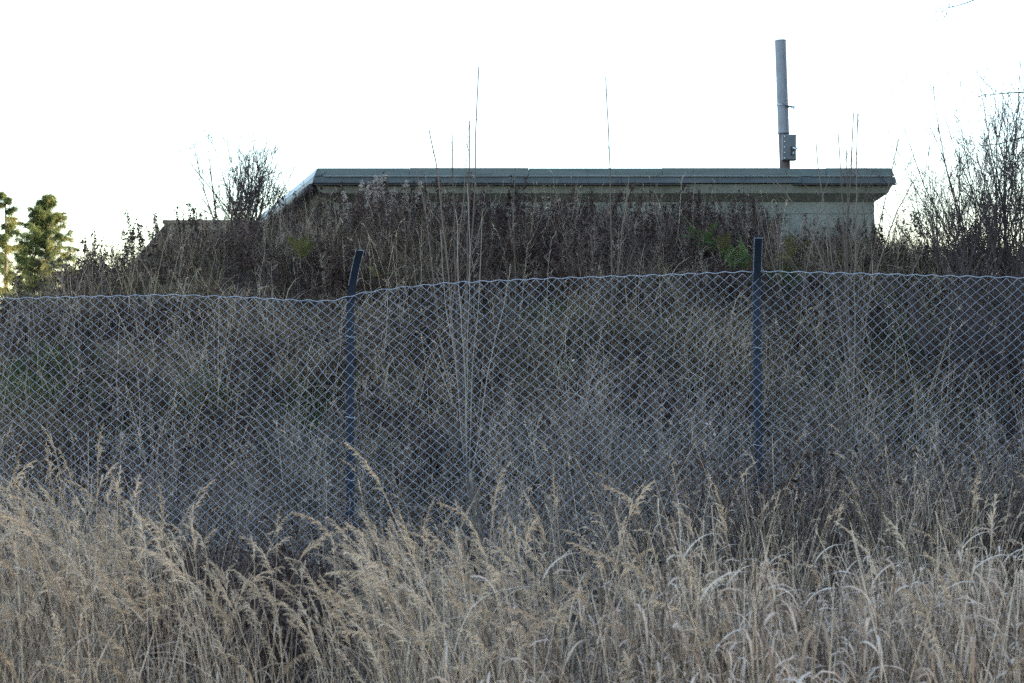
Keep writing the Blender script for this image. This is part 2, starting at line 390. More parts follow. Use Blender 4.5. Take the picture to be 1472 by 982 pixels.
for k in range(5):
    zz = z0 + .03 + k * (z1 - z0 - .06) / 4
    b = MB(); b.tube([(x0 + .024, 21.226, zz), (x0 + .024, 21.212, zz)], 0.0085, 8, cap=True); b.obj('bolt', M['bolt'], bo)
b = MB(); zc = z0 + .13
b.box((x1 - .085, 21.195, zc - .055), (x1 - .045, 21.223, zc + .075)); b.obj('latch', M['bitumen'], bo, bevel=.004)
b = MB(); b.tube([(x1 - .06, 21.19, zc + .05), (x1 - .02, 21.17, zc + .03), (x1 + .005, 21.17, zc + .045)], 0.014, 8, cap=True); b.obj('latch_handle', M['bolt'], bo, True)
b = MB(); b.tube([(x1 - .065, 21.18, zc - .06), (x1 - .055, 21.17, zc - .02), (x1 - .03, 21.17, zc - .01), (x1 - .025, 21.18, zc - .055)], 0.008, 8, cap=True); b.obj('padlock_shackle', M['bolt'], bo, True)
tag(vp, 'tall grey vent pipe with a bolted box rising from the bunker roof', 'vent pipe')

# ------------------------------------------------------------------ chain-link fence
YF = 8.75; FPX = 1 / F * YF
fx = lambda px: (px - 736) * FPX
fz = lambda py: 1.6 + (491 - py) * FPX
TOPX = [fx(p) for p in (-400, 0, 120, 250, 350, 420, 480, 503, 530, 575, 650, 800, 950, 1089, 1200, 1330, 1472, 1900)]
TOPZ = [fz(p) for p in (424, 430, 427, 424.5, 428, 432, 433.5, 426, 420, 414, 407, 400.5, 396, 390.5, 393, 396.5, 400, 404)]
def topz(x):
    k = np.linspace(-0.05, 0.05, 5)
    return np.mean([np.interp(x + d, TOPX, TOPZ) for d in k], axis=0)
XA, XB, XL, XR = fx(503), fx(1089), fx(503) - 2.51, fx(1089) + 2.51
fence = empty('chain_link_fence', (0.26, YF, 0.0))
LPROF = [(-.0235, 0), (.0235, 0), (.0235, .006), (-.0175, .006), (-.0175, .042), (-.0235, .042)]
def post(path, rnd=None):
    mb = MB(); path = np.array(path); n = len(path); k = len(LPROF); V = []
    tang = nrm(np.gradient(path, axis=0))
    for p, t in zip(path, tang):
        ux = nrm(np.array([1.0, 0, 0]) - t * t[0]); uy = np.cross(t, ux)
        if uy[1] < 0: uy = -uy
        for a, c in LPROF: V.append(p + ux * a + uy * c)
    fs = [(i * k + j, i * k + (j + 1) % k, (i + 1) * k + (j + 1) % k, (i + 1) * k + j) for i in range(n - 1) for j in range(k)]
    fs += [(k*(n-1), k*(n-1)+1, k*(n-1)+2, k*(n-1)+3), (k*(n-1), k*(n-1)+3, k*(n-1)+4, k*(n-1)+5)]
    mb.add(np.array(V), fs); return mb, path, tang
def arm(xp, zb_, dx, dy, dz, lean):
    s = [(xp - lean, YF + .012, -0.35), (xp - lean * .6, YF + .012, 0.5), (xp, YF + .012, zb_ - .22)]
    for t in np.linspace(0, 1, 8): s.append((xp + dx * (t ** 1.7), YF + .012 + dy * t ** 1.8, zb_ - 0.18 + (dz + .18) * t))
    return s
for xp, args in ((XA, (fz(404), 0.075, -0.13, fz(358) - fz(400), 0.0)), (XB, (fz(385), -0.018, -0.15, fz(345) - fz(385), -0.02)),
                 (XL, (fz(400), 0.02, -0.13, 0.18, 0)), (XR, (fz(396), 0.02, -0.13, 0.19, 0))):
    mb, path, tang = post(arm(xp, *args)); po = mb.obj('post', M['post'], fence)
    # chipped bright rim along the bent head
    rim = MB(); hd = path[-5:]
    for sx in (-.0237, .0237): rim.tube(hd + np.array([sx, -0.0005, 0]), 0.0016, 4)
    rim.tube([hd[-1] + np.array([-.0235, 0, 0.001]), hd[-1] + np.array([.0235, 0, 0.001])], 0.0016, 4)
    rim.obj('worn_edge', M['postedge'], po)
DW, DH = 0.070, 0.0625
xs0 = XL - 0.05; nW = int((XR + 0.1 - xs0) / (DW / 2)); nR = 62
J = np.arange(nR + 1)
def node(x, j):
    zt_ = topz(x); zz = zt_ - j * DH / 2
    d = (zt_ - zz) / 2.0
    # the mesh hangs lower away from the posts and is pinched where it is tied
    lev = topz(np.array(XB)); zz = zz - (zt_ - lev) * 0.75 * np.clip(d * 1.3, 0, 1)
    g = np.exp(-((x - (XA - .20)) / 0.22) ** 2); zz = zz + 0.065 * g * np.exp(-((zz - 1.50) / 0.12) ** 2) + 0.02 * np.exp(-((x - (XA + .25)) / 0.3) ** 2) * np.exp(-((zz - 1.55) / 0.2) ** 2)
    xx = x + 0.015 * (fbm(x * 3, zz * 3) - .5) * 2 + 0.012 * np.sin(zz * 2.3 + x)
    zz = zz + 0.017 * (fbm(x * 2.2 + 40, zz * 2.5) - .5) * 2
    yy = YF - .006 + 0.03 * (fbm(x * 1.1 + 9, zz * 1.4) - .5) * np.clip(np.minimum.reduce([abs(x - q) for q in (XA, XB, XL, XR)]) * 3, 0, 1)
    return xx, yy, zz
mb = MB(); WR = 0.00145
for i in range(nW):
    a = xs0 + i * DW / 2
    x = np.where((J + i) % 2 == 0, a, a + DW / 2)
    hook = np.where((J + i) % 2 == 0, 1.0, -1.0) * 0.0016
    xx, yy, zz = node(x, J)
    pts = np.stack([xx + hook * .6, yy + hook, zz], -1)
    mb.tube(pts, WR, 4, rnd=random.random())
mesh_o = mb.obj('wire_mesh', M['wire'], fence)
xx = np.arange(xs0, XR + 0.1, 0.012); mb = MB()
mb.tube(np.stack([xx, YF - .010 + .004 * np.cos(xx * 54), topz(xx) + .002 + .0042 * np.sin(xx * 54 + np.sin(xx * 5))], -1), 0.0022, 5)
mb.obj('tension_wire', M['wire'], fence)
for xp in (XA, XB):
    for zz in (fz(484), fz(600), fz(690)) if xp == XA else (fz(500), fz(640)):
        mb = MB(); mb.tube([(xp + .03 * math.cos(a), YF + .012 + .024 * math.sin(a), zz + .004 * math.sin(a * 2)) for a in np.linspace(0, 6.4, 14)], 0.0018, 4)
        mb.obj('wire_tie', M['wire'], fence)
tag(fence, 'galvanised chain-link fence with dark bent-top posts in front of the bank', 'fence')

# ------------------------------------------------------------------ broken stump in front of the fence
st = empty('broken_stump', tuple(P(690, 800, 8.45)))
b = MB(); Pp = [P(692, 850, 8.45), P(690, 790, 8.45), P(687, 760, 8.45), P(686, 738, 8.46), P(681, 712, 8.47), P(676, 694, 8.48), P(674.5, 682, 8.48)]
b.tube(Pp, [.036, .034, .030, .027, .028, .024, .010], 10, cap=True); b.obj('stem', M['wood'], st, True)
b = MB(); b.tube([P(680, 704, 8.452), P(677, 692, 8.446), P(676.5, 682, 8.45), P(678, 676, 8.455)], [.006, .012, .010, .002], 6); b.obj('split_face', M['woodraw'], st, True)
tag(st, 'grey broken sapling stump with a split top at the foot of the fence', 'stump')

# ------------------------------------------------------------------ clump prototypes for the uncountable vegetation
def head(mb, pts, n, l0, drop, rnd):
    # a soft one-sided panicle along the end of a stem
    m = len(pts) - 1
    for k in range(n):
        t = (k + U(0, 1)) / n; q = t * m; i = min(int(q), m - 1); p = pts[i] * (1 - q + i) + pts[i + 1] * (q - i)
        ax = nrm(pts[i + 1] - pts[i]); L = l0 * (1.15 - 0.85 * t) * U(.6, 1.2)
        side = nrm(np.cross(ax, np.random.normal(0, 1, 3)))
        d = nrm(ax * U(.7, 1.1) + side * U(.15, .5) + np.array(drop) * U(.3, 1.0))
        c = [p, p + d * L * .5, p + d * L + np.array([0, 0, -L * .22])]
        mb.ribbon(c, [.0022, .0038, .001], np.cross(d, np.random.normal(0, 1, 3)), min(1, max(0, rnd + U(-.25, .25))))

def blade(mb, p, az, el, L, w, sag, n=5, rnd=None, tw=0.0):
    d = unit(az, el); pts = curve(p, d, L, n, (0.0, 0.0, -sag), 0.05)
    sv = np.array([-math.sin(az), math.cos(az), 0]) + np.array([0, 0, U(-.6, .6)])
    prof = np.array([.6, 1, .95, .8, .5, .08]) if n == 5 else np.interp(np.linspace(0, 1, n + 1), [0, .2, .6, 1], [.6, 1, .8, .06])
    mb.ribbon(pts, w * prof, sv, rnd)

def proto_plume(h, nst, lean_az=math.pi, nb=26):
    mb = MB(); mb.cur = 0
    for k in range(nst):
        p = np.array([U(-.13, .13), U(-.13, .13), 0]); H = h * U(.72, 1.12); r = random.random()
        az = lean_az + random.gauss(0, 1.1)
        pts = curve(p, unit(az, R(U(78, 89))), H, 7, np.array([math.cos(az), math.sin(az), -.12]) * U(.05, .42), .025)
        mb.cur = 0; mb.tube(pts, np.linspace(.0019, .0011, len(pts)), 3, r)
        hp = curve(pts[-1], pts[-1] - pts[-2], U(.13, .22), 5, np.array([math.cos(az), math.sin(az), -.7]) * U(.3, 1.0), .02)
        mb.cur = 1; mb.tube(hp, .0010, 3, r); head(mb, hp, 34, U(.030, .055), (math.cos(az) * .2, math.sin(az) * .2, -.35), r); mb.cur = 0
        for q in range(random.choice((1, 2, 2, 3))):
            i = random.choice((2, 3, 4, 5)); blade(mb, pts[i], U(0, 6.28), R(U(35, 75)), U(.16, .38), U(.003, .006), U(.7, 2.2), 5, random.random())
    for k in range(nb):
        blade(mb, (U(-.16, .16), U(-.16, .16), 0), U(0, 6.28), R(U(55, 88)), h * U(.35, .85), U(.0025, .0055), U(.2, 1.6), 5, random.random())
    return mb, [M['straw'], M['plume']]

def proto_leafy(h, nst):
    mb = MB()
    for k in range(nst):
        p = np.array([U(-.14, .14), U(-.14, .14), 0]); H = h * U(.65, 1.1)
        az0 = U(0, 6.28); pts = curve(p, unit(az0, R(U(76, 89))), H, 6, (U(-.2, .3), U(-.2, .2), 0), .03)
        mb.cur = 0; mb.tube(pts, np.linspace(.0024, .0012, 7), 3)
        mb.cur = 1
        for q in range(random.randint(4, 7)):
            t = U(.3, 1) * 6; i = min(int(t), 5); p2 = pts[i] * (1 - t + i) + pts[i + 1] * (t - i)
            az = random.gauss(0.0, 1.2); blade(mb, p2, az, R(U(25, 75)), U(.07, .19), U(.005, .010), U(1.6, 4.6), 6, random.random())
    mb.cur = 0
    for k in range(14):
        blade(mb, (U(-.16, .16), U(-.16, .16), 0), U(0, 6.28), R(U(55, 88)), h * U(.3, .7), U(.003, .006), U(.3, 2), 5)
    return mb, [M['straw'], M['leafstraw']]

def proto_culm(h, nst):
    mb = MB()
    for k in range(nst):
        p = np.array([U(-.15, .15), U(-.15, .15), 0]); H = h * U(.7, 1.1); az = U(0, 6.28)
        pts = curve(p, unit(az, R(U(72, 89))), H, 7, np.array([math.cos(az), math.sin(az), 0]) * U(0, .4), .035); r = random.random()
        mb.cur = 0; mb.tube(pts, np.linspace(.0022, .0009, 8), 3, r)
        for q in range(random.randint(1, 4)):
            i = random.randint(2, 6); blade(mb, pts[i], U(0, 6.28), R(U(20, 75)), U(.07, .2), U(.0025, .0055), U(1., 3.5), 5, random.random())
        if random.random() < .45:
            hp = curve(pts[-1], pts[-1] - pts[-2], U(.06, .12), 3, (U(-.5, .5), U(-.5, .5), -.8), .02); mb.cur = 1; head(mb, hp, 16, .028, (0, 0, -.3), r)
    return mb, [M['straw'], M['plume']]

def proto_tuft(h, nb, mat, el=(35, 88), sag=(.8, 2.8)):
    mb = MB()
    for k in range(nb):
        az = random.gauss(-math.pi / 2, 1.15)          # drapes down the slope towards -y
        blade(mb, (U(-.16, .16), U(-.14, .14), 0), az, R(U(*el)), h * U(.5, 1.2), U(.004, .009), U(*sag), 5, random.random())
    return mb, [mat]

def proto_weed(h, nst, mats, leaf=1.0, spread=.16, twig=14, fluff=False, thick=.0026, tk=1.0, ls=1.0):
    mb = MB()
    for k in range(nst):
        p = np.array([U(-spread, spread), U(-spread, spread), 0]); H = h * U(.55, 1.12); az = U(0, 6.28); r = random.random()
        pts = curve(p, unit(az, R(U(70, 89))), H, 6, (U(-.25, .25), U(-.25, .25), 0), .05)
        mb.cur = 0; mb.tube(pts, np.linspace(thick, .001, 7), 3, r)
        for q in range(int(twig * U(.6, 1.3))):
            t = U(.25, 1) * 6; i = min(int(t), 5); p2 = pts[i] * (1 - t + i) + pts[i + 1] * (t - i)
            L = U(.05, .2) * (1.2 - t / 9) * h; tp = curve(p2, unit(U(0, 6.28), R(U(15, 65))), L, 3, (0, 0, U(-.4, .7)), .12)
            mb.cur = 0; mb.tube(tp, np.array([.0014, .0012, .0010, .0008]) * tk, 3, min(1, r + U(-.1, .2)))
            mb.cur = 1
            for z in range(int(random.randint(2, 6) * leaf)):
                c = tp[random.randint(1, 3)] + np.random.normal(0, .012, 3); s = U(.005, .016) * ls
                mb.quad(c, np.random.normal(0, 1, 3) * s * .6, np.random.normal(0, 1, 3) * s * .6)
        if fluff:
            mb.cur = 2
            for q in range(130):
                t = U(.62, 1.06) * 6; i = min(int(t), 5); p2 = pts[i] * (1 - t + i) + pts[i + 1] * (t - i)
                d = unit(U(0, 6.28), R(U(-15, 60))); L = U(.02, .10) * (1.5 - t / 6)
                mb.ribbon([p2, p2 + d * L * .6, p2 + d * L + np.array([0, 0, -.012])], [.008, .020, .012], np.random.normal(0, 1, 3))
    return mb, mats

def proto_dock(h):
    mb = MB()
    for k in range(3):
        pts = curve((U(-.2, .2), U(-.2, .2), 0), unit(U(0, 6.28), R(U(76, 89))), h * U(.7, 1.1), 7, (U(-.2, .2), U(-.2, .2), 0), .03)
        mb.cur = 0; mb.tube(pts, np.linspace(.005, .002, 8), 4, .3); mb.cur = 1
        for q in range(90):
            t = U(.5, 1) * 7; i = min(int(t), 6); c = pts[i] * (1 - t + i) + pts[i + 1] * (t - i) + np.random.normal(0, .022, 3)
            mb.quad(c, np.random.normal(0, 1, 3) * .008, np.random.normal(0, 1, 3) * .008)
    return mb, [M['weed'], M['weedleaf']]

def proto_tangle(n, rad, h, mat, thick=.0016):
    mb = MB()
    for k in range(n):
        p = np.array([U(-rad, rad), U(-rad, rad), U(0, h * .3)]); az = U(0, 6.28)
        pts = curve(p, unit(az, R(U(25, 88))), U(.3, 1.1) * h, 6, (U(-.5, .5), U(-.5, .5), U(-1.6, .2)), .12)
        mb.tube(pts, np.linspace(thick, .0006, 7), 3)
    return mb, [mat]

def proto_leafbits(n, mat, rad=.2, size=.03, h=.2):
    mb = MB()
    for k in range(n):
        c = np.array([U(-rad, rad), U(-rad, rad), U(.0, h)]); a = np.random.normal(0, 1, 3); u = nrm(a); v = nrm(np.cross(u, np.random.normal(0, 1, 3)))
        s = size * U(.5, 1.3)
        mb.add([c - u * s, c - v * s * .4, c + u * s, c + v * s * .4], [(0, 1, 2, 3)])
    return mb, [mat]

def scatter(name, protos, pos, rz, tilt, scl, label, cat):
    """one uncountable mass: clump meshes instanced on points of its own"""
    pc = bpy.data.collections.new(name + '_clumps')
    for i, (mb, mats) in enumerate(protos):
        me = mb.mesh(name + '_clump', mats); o = bpy.data.objects.new('%s_clump_%02d' % (name, i), me); pc.objects.link(o)
    n = len(pos); me = bpy.data.meshes.new(name); me.from_pydata(np.asarray(pos).tolist(), [], [])
    rot = np.zeros((n, 3), np.float32); rot[:, 2] = rz; rot[:, 0] = tilt[0]; rot[:, 1] = tilt[1]
    a = me.attributes.new('rot', 'FLOAT_VECTOR', 'POINT'); a.data.foreach_set('vector', rot.ravel())
    a = me.attributes.new('scl', 'FLOAT', 'POINT'); a.data.foreach_set('value', np.asarray(scl, np.float32))
    a = me.attributes.new('pick', 'INT', 'POINT'); a.data.foreach_set('value', rng.integers(0, len(protos), n).astype(np.int32))
    o = bpy.data.objects.new(name, me); COL.objects.link(o)
    g = bpy.data.node_groups.new(name + '_nodes', 'GeometryNodeTree')
    g.interface.new_socket('Geometry', in_out='INPUT', socket_type='NodeSocketGeometry')
    g.interface.new_socket('Geometry', in_out='OUTPUT', socket_type='NodeSocketGeometry')
    N = g.nodes; gi = N.new('NodeGroupInput'); go = N.new('NodeGroupOutput')
    ci = N.new('GeometryNodeCollectionInfo'); ci.inputs['Collection'].default_value = pc
    ci.inputs['Separate Children'].default_value = True; ci.inputs['Reset Children'].default_value = True
    iop = N.new('GeometryNodeInstanceOnPoints'); iop.inputs['Pick Instance'].default_value = True
    def na(nm, ty):
        k = N.new('GeometryNodeInputNamedAttribute'); k.data_type = ty; k.inputs['Name'].default_value = nm
        return k.outputs[0]
    L = g.links
    L.new(gi.outputs[0], iop.inputs['Points']); L.new(ci.outputs[0], iop.inputs['Instance'])
    L.new(na('pick', 'INT'), iop.inputs['Instance Index'])
    e = N.new('FunctionNodeEulerToRotation'); L.new(na('rot', 'FLOAT_VECTOR'), e.inputs[0]); L.new(e.outputs[0], iop.inputs['Rotation'])
    L.new(na('scl', 'FLOAT'), iop.inputs['Scale']); L.new(iop.outputs[0], go.inputs[0])
    md = o.modifiers.new('clumps', 'NODES'); md.node_group = g
    return tag(o, label, cat, kind='stuff')

def sow(n, x0, x1, y0, y1, keep=None, frustum=True, zoff=0.0):
    x = rng.uniform(x0, x1, n); y = rng.uniform(y0, y1, n); k = np.ones(n, bool)
    if frustum: k &= np.abs(x) < y * 0.36 + 1.0
    if keep is not None: k &= rng.random(n) < keep(x, y)
    x, y = x[k], y[k]
    return np.stack([x, y, hz(x, y) + zoff], -1)

def pxof(x, y): return 736 + x / y * F
def put(name, protos, pos, label, cat, rot=math.pi, s0=.85, s1=1.15, tl=.08, scl=None):
    n = len(pos)
    scatter(name, protos, pos, rng.uniform(-rot, rot, n), (rng.normal(0, tl, n), rng.normal(0, tl, n)), rng.uniform(s0, s1, n) * (1 if scl is None else scl), label, cat)

def top_scale(pos, cols, rows, h, lo=.5, hi=1.05):
    p = pxof(pos[:, 0], pos[:, 1]); T = np.interp(p, cols, rows)
    return np.clip((1.6 - (T - 491) / F * pos[:, 1] - pos[:, 2]) / h, lo, hi)
# ---- foreground plume grass
def k_plume(x, y):
    p = pxof(x, y)
    side = np.interp(p, [-300, 560, 900, 1050, 1300, 1900], [1, 1, .75, .22, .15, .2])
    hollow = 1 - np.exp(-((p - 345) / 95) ** 2) * (y > 5.2) * .97
    far = np.interp(y, [3.6, 6.2, 7.4, 8.3], [1, .85, .4, .12])
    return side * hollow * far * (0.55 + .6 * fbm(x * 1.3, y * 1.3))
pos = sow(1300, -5.5, 5.5, 3.9, 8.4, k_plume)
pl = [proto_plume(.92, 8, nb=34), proto_plume(.98, 7, nb=34), proto_plume(.85, 8, nb=36), proto_plume(.9, 6, nb=38), proto_plume(1.02, 6, nb=34), proto_plume(.95, 3, nb=44)]
sc_ = top_scale(pos, [-300, 0, 140, 230, 290, 345, 410, 470, 600, 680, 800, 900, 1100, 1900], [705, 705, 715, 750, 785, 805, 790, 750, 780, 770, 800, 795, 800, 790], 1.0)
put('dry_grass', pl, pos, 'pale dry feathery grass filling the left and middle foreground', 'grass', 1.1, .82, 1.1, .09, sc_)
# ---- leafy grass on the right
def k_leafy(x, y):
    p = pxof(x, y)
    return np.interp(p, [600, 850, 1000, 1900], [.0, .45, 1, 1]) * np.interp(y, [3.8, 5.6, 6.8, 8.0], [1, 1, .45, .1])
pos = sow(1150, -2.5, 6, 3.9, 8.2, k_leafy)
sc_ = top_scale(pos, [0, 700, 950, 1200, 1900], [820, 820, 810, 805, 795], .86)
put('leafy_dry_grass', [proto_leafy(.82, 12) for _ in range(4)] + [proto_leafy(.95, 10)], pos, 'tan dry grass with curled leaves in the right foreground', 'grass', .8, .85, 1.1, .08, sc_)
# ---- tall thin culms near the fence, mostly right
def k_culm(x, y):
    p = pxof(x, y)
    return np.interp(p, [-200, 100, 450, 700, 950, 1900], [.8, .6, .2, .5, 1, 1]) * np.interp(y, [5, 6.2, 8.2, 10], [.1, 1, 1, .4])
pos = sow(430, -5.5, 6, 5.2, 9.8, k_culm); sc_ = top_scale(pos, [-300, 0, 450, 700, 950, 1900], [675, 690, 740, 720, 690, 660], 1.05, .4, 1.1)
put('tall_dry_stems', [proto_culm(1.15, 12) for _ in range(4)], pos, 'thin tall dry grass stems along the foot of the fence', 'grass', math.pi, .75, 1.15, .08, sc_)
# ---- grey weeds along the fence
def k_fl(x, y):
    return np.interp(y, [7.4, 8.1, 9, 10.4, 11.6], [.35, .7, 1, 1, .3]) * (.35 + 1.0 * fbm(x * 1.2 + 5, y * 1.2))
def fl_scale(pos):
    return np.interp(pxof(pos[:, 0], pos[:, 1]), [-200, 100, 300, 480, 640, 760, 1000, 1472, 1900], [.72, .7, .62, .78, .72, .98, 1.0, .95, .95]) * np.interp(pos[:, 1], [7.4, 8.6, 9.2], [.82, .92, 1])
pos = sow(1000, -6, 6.5, 7.4, 11.6, k_fl)
put('fence_line_weeds', [proto_weed(1.0, 6, [M['greyweed'], M['greyweed']], .25, .2, 20, thick=.0028, tk=1.35, ls=.7) for _ in range(4)] + [proto_tangle(48, .2, .9, M['greyweed'], .0022) for _ in range(3)] + [proto_weed(.8, 4, [M['weed'], M['weedleaf']], .8, .16, 14)], pos,
    'grey-brown dead weeds tangled along the foot of the fence', 'weeds', math.pi, .7, 1.15, .1, fl_scale(pos))
def k_hollow(x, y):
    p = pxof(x, y); return np.exp(-((p - 345) / 110) ** 2)
pos = sow(800, -4, 0, 5.6, 8.4, k_hollow)
put('dark_weeds', [proto_weed(.55, 6, [M['weed'], M['weedleaf']], .6, .15, 20, tk=1.1, ls=.7) for _ in range(3)] + [proto_tangle(40, .16, .5, M['weed'], .0018) for _ in range(2)], pos, 'dark brown dead weeds in the hollow of the grass before the fence', 'weeds', math.pi, .7, 1.1)
pos = sow(420, 0, 6.5, 7.3, 9.6, lambda x, y: np.interp(pxof(x, y), [900, 1080, 1900], [.1, 1, 1]))
put('brown_stalks', [proto_weed(1.0, 5, [M['weed'], M['weedleaf']], .25, .2, 7, thick=.0032) for _ in range(4)], pos, 'dark reddish-brown upright stalks along the right part of the fence', 'weeds', math.pi, .7, 1.15)
# ---- slope
pos = sow(2400, -8, 8.5, 9.2, 16.6, lambda x, y: .14 + .9 * (fbm(x * .75 + 3, y * .9 + 8) > .5))
put('bank_grass', [proto_tuft(.6, 62, M['tuft']) for _ in range(6)], pos, 'flattened brown grass draped over the slope behind the fence', 'grass', .6, .55, 1.3)
pos = sow(700, -8, 8.5, 9.5, 17.5, lambda x, y: 1.0 * (fbm(x * .8 + 50, y * 1.1 + 8) > .58))
put('green_grass', [proto_tuft(.35, 55, M['green']) for _ in range(3)], pos, 'patches of dark green grass on the slope', 'grass', 1.2, .6, 1.1)
pos = sow(1300, -8, 9, 10, 16.5, lambda x, y: .2 + 1.0 * (fbm(x * .75 + 3, y * .9 + 8) < .5))
put('bank_weeds', [proto_weed(.5, 6, [M['weed'], M['weedleaf']], 1.0, .2, 14) for _ in range(3)] + [proto_tangle(40, .22, .5, M['weed']) for _ in range(2)], pos, 'dark dead weeds and bramble stems on the slope behind the fence', 'weeds', math.pi, .6, 1.1)
pos = sow(400, -8, 8.5, 9.6, 16.5, lambda x, y: .3 + .9 * fbm(x * .9 + 70, y * .9))
put('bank_stems', [proto_culm(.9, 6) for _ in range(2)] + [proto_weed(.9, 4, [M['greyweed'], M['greyweed']], .15, .2, 12, thick=.0034, tk=1.6) for _ in range(3)], pos, 'thin pale upright stems standing on the slope behind the fence', 'weeds', math.pi, .55, 1.15)
def hit(px, py):                       # where the sight line through a photo point meets the bank
    for Yd in np.arange(9.3, 19, .05):
        q = P(px, py, Yd)
        if q[2] < float(hz(q[0], Yd)) + .12: return q
    return q
def around(spots, n, sx, sy):
    out = []
    for px, py in spots:
        for k in range(n):
            q = hit(px + random.gauss(0, sx), py + random.gauss(0, sy)); out.append((q[0], q[1], float(hz(q[0], q[1]))))
    return np.array(out)
pos = around([(380, 470), (430, 495), (345, 490), (240, 540), (190, 520), (300, 455), (530, 470), (548, 520), (440, 545), (880, 425), (985, 415), (1020, 490), (1040, 520), (830, 585), (760, 570), (900, 540), (1150, 470), (1350, 490), (620, 560), (60, 600)], 20, 28, 14)
put('hay_tussocks', [proto_tuft(.62, 75, M['hay'], (15, 78), (1.0, 2.9)) for _ in range(4)], pos, 'paler hay-coloured grass tussocks hanging down the slope behind the fence', 'grass', .6, .55, 1.1)
pos = around([(20, 560), (290, 570), (430, 562), (268, 440), (110, 535), (820, 548), (1330, 490), (60, 520), (30, 590), (90, 560), (1110, 395)], 14, 22, 10)
put('green_tufts', [proto_tuft(.4, 60, M['green']) for _ in range(3)], pos, 'small mossy green grass tufts on the slope, most at the left', 'grass', 1.2, .6, 1.1)
# ---- crest
def k_crest(x, y):
    return np.interp(y, [14.2, 15.4, 19.2], [.15, 1, 1])
def crest_scale(pos):
    p = pxof(pos[:, 0], pos[:, 1])
    return np.interp(p, [-100, 90, 180, 380, 450, 600, 760, 1000, 1090, 1130, 1280, 1350, 1600], [.8, .78, .5, .36, .52, .66, .66, .64, .52, .3, .30, .36, .5])
pos = sow(2600, -8.5, 9, 14.2, 19.75, k_crest)
cr = [proto_weed(.95, 6, [M['weed'], M['weedleaf']], .7, .2, 18, thick=.0034, tk=1.7) for _ in range(4)] + [proto_weed(.85, 5, [M['greyweed'], M['weedleaf']], .5, .2, 16, thick=.0034, tk=1.7) for _ in range(3)] + [proto_tangle(50, .22, .9, M['weed'], .003) for _ in range(2)]
put('crest_weeds', cr, pos, 'dark brown dead weeds crowding the top of the bank below the bunker', 'weeds', math.pi, .5, 1.25, .1, crest_scale(pos) * (.62 + .7 * fbm(pos[:, 0] * 1.7, pos[:, 1] * 1.7)))
pos = np.concatenate([np.stack([(rng.normal(p, w, n) - 736) / F * Yd, np.full(n, Yd) + rng.normal(0, .25, n), np.zeros(n)], -1) for p, w, n, Yd in [(500, 22, 16, 18.2), (555, 30, 22, 18.3), (600, 18, 8, 17.8), (838, 22, 18, 18.2), (760, 25, 10, 18.2), (1092, 14, 8, 18.5), (950, 40, 10, 18.5), (120, 20, 10, 17), (690, 30, 8, 18.4)]])
pos[:, 2] = hz(pos[:, 0], pos[:, 1])
put('tall_crest_weeds', [proto_weed(.85, 7, [M['weed'], M['weedleaf']], 1.1, .17, 22, thick=.004, tk=1.7) for _ in range(4)], pos, 'taller dark weed clumps on the crest reaching up to the roof edge', 'weeds', math.pi, .5, .86)
pos = sow(420, -8, 7, 15.5, 19.6, lambda x, y: np.interp(pxof(x, y), [0, 1050, 1150, 1500], [1, 1, .35, .5]))
put('crest_stems', [proto_culm(1.05, 5) for _ in range(2)] + [proto_weed(1.2, 3, [M['weed'], M['weedleaf']], .25, .2, 9, thick=.0045, tk=2.0) for _ in range(3)] + [proto_weed(1.1, 3, [M['greyweed'], M['greyweed']], .2, .2, 9, thick=.0042, tk=1.9) for _ in range(2)] + [proto_dock(1.05) for _ in range(2)], pos, 'sparse tall pale stems standing among the weeds on the crest', 'weeds', math.pi, .8, 1.1, .1, .35 + .75 * crest_scale(pos))
pos = sow(130, -7, 7.5, 9.5, 18, None)
put('fallen_leaves', [proto_leafbits(4, M['yellow'], .25, .022, .35) for _ in range(3)], pos, 'scattered small yellow leaves caught in the weeds of the bank', 'leaves')

# ------------------------------------------------------------------ bare saplings and shrubs
def shoot(mb, pts, r0, r1, ntw, tl, sides=5, ang=(25, 55), bud=True, seed_rnd=None, sub=0, tk=1.0):
    n = len(pts); mb.tube(pts, np.linspace(r0, r1, n), sides, seed_rnd)
    for k in range(ntw):
        t = U(.25, .98) * (n - 1); i = min(int(t), n - 2); p = pts[i] * (1 - t + i) + pts[i + 1] * (t - i)
        ax = nrm(pts[i + 1] - pts[i]); s = nrm(np.cross(ax, np.random.normal(0, 1, 3))); a = R(U(*ang))
        L = tl * U(.4, 1.1) * (1.25 - t / (n - 1) * .8)
        tp = curve(p, ax * math.cos(a) + s * math.sin(a), L, 5, (0, 0, U(.1, .5)), .05)
        rr = (r0 + (r1 - r0) * t / (n - 1)) * .5
        mb.tube(tp, np.linspace(max(rr, .0018 * tk), .0013 * tk, 6), 3, seed_rnd)
        for z in range(sub):
            i2 = random.randint(1, 4); tq = curve(tp[i2], nrm(tp[i2 + 1] - tp[i2] + np.random.normal(0, .02, 3)) , L * U(.25, .5), 3, np.random.normal(0, .9, 3), .08)
            mb.tube(tq, np.array([.0014, .0013, .0012, .0010]) * tk, 3, seed_rnd)
        if bud:
            for z in range(2):
                q = tp[random.randint(2, 5)]; mb.tube([q, q + nrm(np.random.normal(0, 1, 3)) * .012], [.0016, .0010], 3, 0.1)

def base_on(px, py_guess, Yd):
    x = (px - 736) / F * Yd
    return np.array([x, Yd, float(hz(x, Yd)) - .03])

def spline(ps, n):
    ps = np.array(ps, float); t = np.linspace(0, len(ps) - 1, n); i = np.arange(len(ps))
    return np.stack([np.interp(t, i, ps[:, k]) for k in range(3)], -1) + np.random.normal(0, .004, (n, 3))

